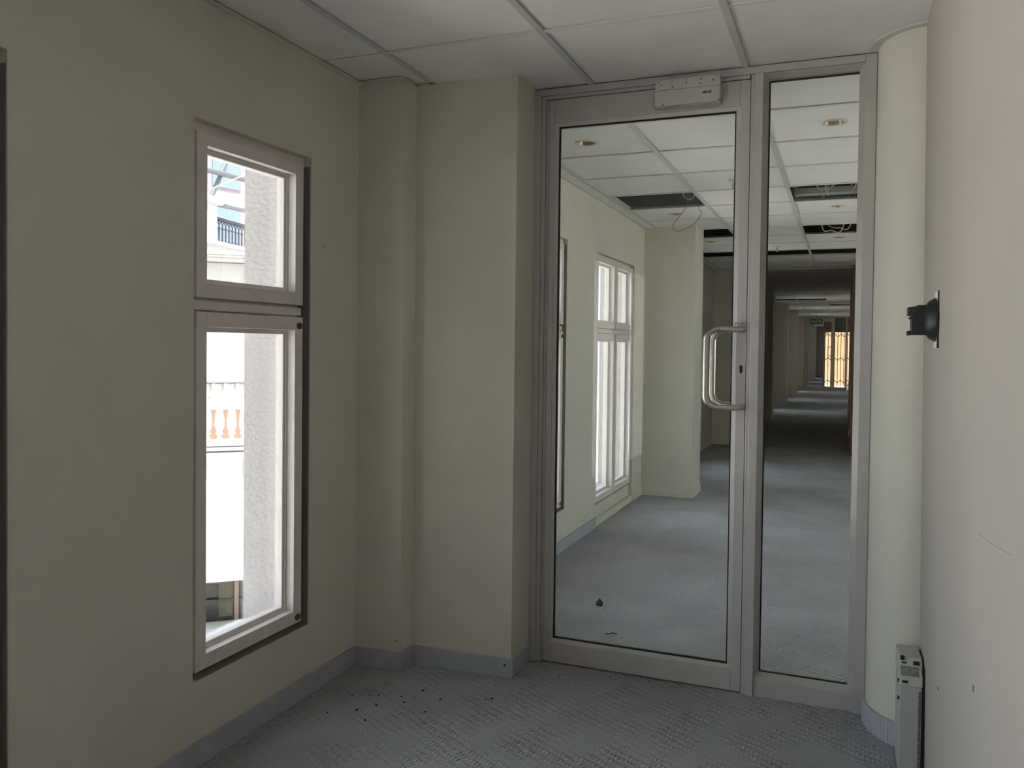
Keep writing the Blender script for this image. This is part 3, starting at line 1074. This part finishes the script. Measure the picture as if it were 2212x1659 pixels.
dl = empty('downlight', (*downlight(-2, 2), CE + 0.006))
MB().lathe([(0.044, 0.0), (0.046, -0.004), (0.058, -0.004), (0.062, 0.0), (0.062, 0.004), (0.044, 0.004)], 32, cap=False).build('trim_ring', 'ring', dl, smooth=True)
MB().lathe([(0.044, -0.001), (0.040, 0.012), (0.030, 0.035), (0.0, 0.04)], 32, cap=False).build('reflector', 'reflector', dl, smooth=True)
MB().lathe([(0.0, 0.006), (0.018, 0.008), (0.020, 0.02), (0.012, 0.036)], 20, cap=False).build('bulb', 'bulb', dl, smooth=True)
spots = [(-2, 2, 'unlit round downlight behind the upper left of the door glass'),
         (0, 2, 'unlit round downlight at the top of the side pane'),
         (-2, 6, 'unlit round downlight beside the dangling cable'),
         (0, 6, 'unlit round downlight between the first and second right missing tiles'),
         (0, 9, 'unlit round downlight between the second and third right missing tiles'),
         (-2, 9, 'unlit round downlight in the bay behind the pale pier')]
for k, (i, j, lab) in enumerate(spots):
    o = dl if k == 0 else copy_tree(dl)
    o.location = (*downlight(i, j), CE + 0.006)
    tag(o, lab, 'downlight', 'round downlights in the far ceiling')

sp = empty('sprinkler_head', (*downlight(-1, 4), CE + 0.006))
MB().lathe([(0.0, 0.0), (0.034, 0.0), (0.032, -0.006), (0.012, -0.010), (0.0, -0.010)], 20, cap=False).build('escutcheon', 'ring', sp, smooth=True)
MB().lathe([(0.008, -0.010), (0.008, -0.030), (0.004, -0.032), (0.004, -0.052)], 12).build('body', 'steel', sp, smooth=True)
MB().tube([(-0.008, 0, -0.018), (-0.012, 0, -0.034), (-0.003, 0, -0.050)], 0.0022, 6).build('yoke_arm', 'steel', sp)
MB().tube([(0.008, 0, -0.018), (0.012, 0, -0.034), (0.003, 0, -0.050)], 0.0022, 6).build('yoke_arm', 'steel', sp)
MB().lathe([(0.0, -0.050), (0.016, -0.051), (0.016, -0.053), (0.0, -0.053)], 16, cap=False).build('deflector', 'steel', sp)
for k, (i, j, lab) in enumerate([(-1, 4, 'small metal sprinkler head at the right edge of the door glass'),
                                 (-1, 10, 'small metal sprinkler head low in the side pane view')]):
    o = sp if k == 0 else copy_tree(sp)
    o.location = (*downlight(i, j), CE + 0.006)
    tag(o, lab, 'sprinkler', 'ceiling sprinklers')

# ------------------------------------------------------------------ far corridor things
wp = empty('wood_panel', (0.085, 10.9, 0))
for k in range(4):
    MB().box(0.0, 0.06, 0.0 + k * 1.2, 1.19 + k * 1.2, 0.10, CE - 0.012).build('panel', 'wood', wp, bevel=0.003)
MB().box(0.008, 0.06, 0, 4.79, 0.0, 0.10).build('plinth', 'wood', wp)
MB().box(0.06, 1.46, 0.0, 0.04, 0.0, CE - 0.012).build('end_panel', 'wood', wp)
MB().box(0.06, 1.46, 4.75, 4.79, 0.0, CE - 0.012).build('end_panel', 'wood', wp)
tag(wp, 'reddish brown wood panelling at the right edge of the side pane', 'panelling')
for k, (y, z, lab) in enumerate([(11.3, 0.25, 'small white socket low on the brown panelling, nearer one'),
                                 (15.2, 0.25, 'small white socket low on the brown panelling, farther one')]):
    so = empty('wall_socket', (0.085, y, z))
    MB().box(-0.012, 0.0, -0.04, 0.04, -0.04, 0.04).build('plate', 'white_plastic', so, bevel=0.003)
    MB().box(-0.014, -0.012, -0.015, 0.015, -0.015, 0.015).build('insert', 'mark', so)
    tag(so, lab, 'socket', 'sockets on the panelling')

es = empty('exit_sign', (-0.75, 24.6, 2.02))
MB().box(-0.17, 0.17, 0.0, 0.03, 0.0, 0.15).build('panel', 'green', es)
MB().box(-0.002, 0.002, 0.01, 0.02, 0.15, CE - 2.02).build('hanger', 'cable_dark', es)
fig = MB()
fig.extrude([(-0.02, 0.03), (0.0, 0.03), (0.02, 0.065), (0.045, 0.04), (0.06, 0.05), (0.035, 0.09), (0.06, 0.11), (0.05, 0.12), (0.0, 0.10), (-0.03, 0.07), (-0.02, 0.06)], 1, -0.002, 0.0)
fig.build('running_figure', 'sign_white', es)
MB().extrude([(-0.13, 0.075), (-0.09, 0.115), (-0.09, 0.09), (-0.05, 0.09), (-0.05, 0.06), (-0.09, 0.06), (-0.09, 0.035)], 1, -0.002, 0.0).build('arrow', 'sign_white', es)
MB().box(0.08, 0.13, -0.002, 0.0, 0.03, 0.12).build('door_symbol', 'sign_white', es)
tag(es, 'small green exit sign hanging far down the corridor', 'sign')

# trellis security gate behind the distant door
tg = empty('trellis_gate', (-0.19, 28.62, 0.0))
GW, GT, GB = 0.39, 1.88, 0.05
for sx in (-1, 1):
    MB().box(sx * GW - 0.012, sx * GW + 0.012, -0.012, 0.012, GB, GT).build('post', 'black', tg)
for z in (GB, GT):
    MB().box(-GW, GW, -0.010, 0.010, z - 0.010, z + 0.010).build('rail', 'black', tg)
nb = 8
for k in range(1, nb):
    x = -GW + 2 * GW * k / nb
    MB().box(x - 0.009, x + 0.009, -0.006, 0.006, GB, GT).build('bar', 'black', tg)
for zc, lab in ((1.72, 0), (0.95, 0), (0.22, 0)):
    for k in range(nb):
        xa, xb = -GW + 2 * GW * k / nb, -GW + 2 * GW * (k + 1) / nb
        z1, z2 = (zc, zc + 0.10) if k % 2 == 0 else (zc + 0.10, zc)
        MB().tube([(xa, 0.0, z1), (xb, 0.0, z2)], 0.010, 6).build('lattice_link', 'black', tg)
tag(tg, 'black trellis security gate against bright light at the corridor end', 'gate')
# ------------------------------------------------------------------ litter on the carpet
def lump(name, x, y, r, label, group, squash=0.6, seed=0):
    rnd = random.Random(seed)
    prof = [(0.0, 0.0), (r * 1.0, 0.0), (r * 0.95, r * squash * 0.5), (r * 0.5, r * squash), (0.0, r * squash * 1.15)]
    mb = MB().lathe(prof, 8, cap=False)
    mb.v = [(a * rnd.uniform(0.7, 1.25), b * rnd.uniform(0.7, 1.25), c * rnd.uniform(0.8, 1.2)) for a, b, c in mb.v]
    o = mb.build(name, 'crumb', loc=(x, y, 0.0))
    return tag(o, label, 'crumb', group)


lump('dirt_lump', -1.130, 4.00, 0.017, 'dark pointed lump of dirt on the carpet behind the door glass', None, 1.6, 3)
tw = MB().tube([(-0.985, 3.600, 0.006), (-0.972, 3.607, 0.005), (-0.962, 3.625, 0.006), (-0.94, 3.622, 0.004)], 0.0028, 6).build('twig', 'crumb')
tag(tw, 'small dark twig on the carpet just inside the door glass', 'twig')
crumbs = [(-1.686, 2.44), (-1.683, 2.601), (-1.601, 2.496), (-1.601, 2.508), (-1.532, 2.443), (-1.625, 2.621), (-1.558, 2.56), (-1.512, 2.661),
          (-1.478, 2.623), (-1.463, 2.673), (-1.464, 2.739), (-1.369, 2.583), (-1.367, 2.696), (-1.443, 2.804), (-1.194, 2.775), (-1.596, 2.638)]
for k, (x, y) in enumerate(crumbs):
    lump('carpet_crumb', x, y, [0.0047, 0.0035, 0.0055, 0.004][k % 4], 'tiny dark crumb on the carpet in front of the wall pier',
         'crumbs scattered on the carpet', 0.7, 20 + k)

# marks on the right wall
for k, (y, z, a, b, ) in enumerate([(2.39, 0.429, 0.010, 0.0025), (1.783, 0.664, 0.0035, 0.006)]):
    x = wall_x(z)
    o = MB().box(x - 0.0012, x + 0.002, y - a, y + a, z - b, z + b).build('screw_mark', 'mark', wr)
MB().tube([(wall_x(0.973) - 0.0002, 1.733, 0.973), (wall_x(0.985) - 0.0002, 1.60, 0.985), (wall_x(1.007) - 0.0002, 1.424, 1.007)], 0.0006, 6) \
    .build('scratch', 'scratch', wr)
# marks on the left wall near the pier and nail on the baseboard
for (y, z, s) in [(2.575, 1.66, 0.004), (2.625, 1.68, 0.006)]:
    MB().lathe([(0.0, 0.0008), (s, 0.0008), (s, 0.0)], 10, (XL, y, z), 'x').build('scuff_mark', 'scuff', wl)
MB().lathe([(0.0, -0.002), (0.004, -0.002), (0.004, 0.001)], 10, (-1.225, 2.9727, 0.05), 'y').build('nail_head', 'ink', pier)
MB().lathe([(0.0, -0.002), (0.003, -0.002), (0.003, 0.001)], 10, (-1.655, 2.8695, 0.12), 'y').build('nail_head', 'ink', pier)

# ------------------------------------------------------------------ outdoors: courtyard, opposite building
gr = MB().box(-60, 60, -60, 90, -4.3, -4.0).build('ground', 'paving')
tag(gr, 'pale courtyard paving below the windows', 'ground', kind='structure')

fb = empty('white_building', (-9.909, 11.261, 0.0), math.radians(41.347))
FX0, FX1 = -7.0, 5.0
MB().box(FX0, FX1, 1.3, 1.6, -0.5, 2.80).build('upper_wall', 'facade', fb)
MB().box(FX0, FX1, 1.285, 1.3, -0.5, 0.05).build('wall_dado', 'apricot', fb)
c = MB()
c.box(FX0, FX1, 0.95, 1.6, 2.80, 2.86)
c.box(FX0, FX1, 0.85, 1.6, 2.86, 2.90)
c.box(FX0, FX1, 0.80, 1.6, 2.90, 2.96)
c.build('cornice', 'facade', fb, bevel=0.01)
c = MB()
c.box(FX0, FX1, -0.02, 0.22, 0.615, 0.645)
c.box(FX0, FX1, -0.05, 0.25, 0.645, 0.690)
c.build('balustrade_rail', 'facade', fb, bevel=0.008)
c = MB()
c.box(FX0, FX1, -0.04, 0.24, -0.50, -0.43)
c.build('balustrade_base', 'facade', fb, bevel=0.005)
c = MB()
c.box(FX0, FX1, -0.06, 1.5, -0.58, -0.50)
c.box(FX0, FX1, -0.12, 1.5, -0.66, -0.58)
c.box(FX0, FX1, -0.08, 1.5, -0.72, -0.66)
c.box(FX0, FX1, -0.04, 1.5, -0.78, -0.72)
c.build('ledge', 'facade', fb, bevel=0.01)
MB().box(FX0, FX1, 0.10, 0.6, -2.70, -0.78).build('lower_wall', 'facade', fb)
c = MB()
c.box(FX0, FX1, 0.02, 0.6, -2.78, -2.70)
c.box(FX0, FX1, 0.06, 0.6, -2.86, -2.78)
c.build('lower_moulding', 'facade', fb, bevel=0.01)
MB().box(FX0, FX1, 1.5, 1.6, -4.0, -2.80).build('shop_front', 'shopdark', fb)
MB().box(-0.10, 0.16, 1.44, 1.5, -3.9, -2.95).build('shop_blind', 'shopbeige', fb)
MB().box(0.18, 0.26, 1.40, 1.5, -4.0, -2.84).build('shop_post', 'brown_wall', fb)
MB().box(FX0, FX1, 1.42, 1.5, -3.62, -3.56).build('shop_bar', 'shopdark', fb)
for x in (FX0, FX1 - 0.3):
    MB().box(x, x + 0.3, 0.1, 1.6, -4.0, -2.8).build('corner_pillar', 'facade', fb)
prof = [(0.066, -0.43), (0.066, -0.37), (0.040, -0.345), (0.036, -0.31), (0.062, -0.285), (0.062, -0.262), (0.045, -0.25), (0.070, -0.20), (0.084, -0.13),
        (0.083, -0.06), (0.070, 0.04), (0.052, 0.16), (0.046, 0.28), (0.046, 0.36), (0.064, 0.375), (0.064, 0.395), (0.046, 0.41), (0.050, 0.455), (0.072, 0.50), (0.072, 0.615)]
bal_me = MB().lathe(prof, 16, cap=False).mesh('baluster')
bal_me.materials.append(M['facade'])
for p in bal_me.polygons:
    p.use_smooth = True
x = -0.09 - 0.2 * 34
while x < FX1:
    link('baluster', bal_me, fb, loc=(x, 0.10, 0))
    x += 0.2
for (z, y) in ((0.600, 0.0), (-0.49, -0.05), (-0.57, -0.11), (-0.79, 0.09), (2.79, 1.27), (-2.87, 0.05)):
    MB().box(FX0, FX1, y, y + 0.3, z, z + 0.014).build('shadow_line', 'ironwork', fb)  # dark strips painted as shadow gaps along the mouldings, in the ironwork colour
tag(fb, 'sunlit white building with a balustraded balcony outside the window', 'building')

# railing of the roof terrace farther back
tb = empty('terrace_block', (-15.855, 18.017, 0.0), math.radians(101.347))
RX0, RX1 = -0.72, 3.0
rb, rt = 3.97, 4.66
MB().box(RX0 - 0.02, RX1, -0.03, 0.03, rt - 0.06, rt + 0.02).build('top_rail', 'ironwork', tb)
MB().box(RX0 - 0.02, RX1, -0.02, 0.02, rb - 0.02, rb + 0.02).build('bottom_rail', 'ironwork', tb)
sp_ = 0.172
k = 0
x = RX0 + 0.03
while x < RX1:
    MB().box(x - 0.016, x + 0.016, -0.016, 0.016, rb, rt - 0.22).build('bar', 'ironwork', tb)
    pts = [(x + sp_ * (1 - math.cos(t)), 0.0, rt - 0.22 + 0.15 * math.sin(t)) for t in [math.pi * s / 8 for s in range(9)]]
    MB().tube(pts, 0.016, 6).build('arch', 'ironwork', tb)
    pts = [(x - sp_ / 2 + sp_ / 2 * (1 - math.cos(t)) + sp_ / 2, 0.0, rt - 0.36 + 0.10 * math.sin(t)) for t in [math.pi * s / 8 for s in range(9)]]
    MB().tube(pts, 0.012, 6).build('arch', 'ironwork', tb)
    x += sp_
MB().box(-4.0, 6.0, -0.3, 2.4, -4.0, 3.86).build('block', 'facade', tb)
MB().box(-4.0, 6.0, -0.42, 2.4, 3.86, 3.95).build('coping', 'facade', tb)
MB().box(-4.0, RX0 - 0.06, -0.2, 0.15, 3.95, 4.95).build('end_pier', 'facade', tb)
MB().box(-4.0, RX0 + 0.1, -0.28, 0.23, 4.95, 5.12).build('pier_cap', 'facade', tb)
MB().box(-0.6, 5.0, 2.1, 2.3, 3.95, 4.20).build('roof_kerb', 'ironwork', tb)
tag(tb, 'white terrace with grey arched iron railing above the cornice', 'building')

# glazed atrium roof bars
ar = empty('atrium_frame', (-19.819, 22.522, 0.0), math.radians(101.347))
MB().tube([(-4, 0, 6.78), (5, 0, 7.38)], 0.09, 8).build('beam', 'roofsteel', ar)
MB().tube([(-4, 0, 5.77), (5, 0, 6.21)], 0.075, 8).build('beam', 'roofsteel', ar)
for dx in (-3.0, 0.0, 3.0):
    MB().tube([(-0.95 + dx, 0.1, 5.88), (0.65 + dx, 0.1, 8.2)], 0.08, 8).build('brace', 'roofsteel', ar)
MB().tube([(-4, -0.3, 5.2), (5, -0.3, 9.0)], 0.018, 6).build('stay_cable', 'facade', ar)
for dx in (-4.0, 5.0):
    MB().box(dx - 0.1, dx + 0.1, -0.1, 0.1, -4.0, 9.2).build('post', 'roofsteel', ar)
tag(ar, 'pale steel frame of the glazed roof above the railing', 'roof frame')
db = empty('reflection_block', (-27.0, 31.0, 0.0), math.radians(75))  # pink and blue block added to imitate reflections in the roof glass
MB().box(-9, 9, 0.0, 4.0, -4, 13.5).build('wall', 'pink', db)
for r in range(5):
    for cidx in range(7):
        xx = -8.2 + cidx * 2.4
        MB().box(xx, xx + 1.5, -0.08, 0.0, 1.0 + r * 2.5, 2.6 + r * 2.5).build('window', 'paleblue', db)
tag(db, 'pale pink block with blue panels imitating reflections in the glazed roof', 'building')
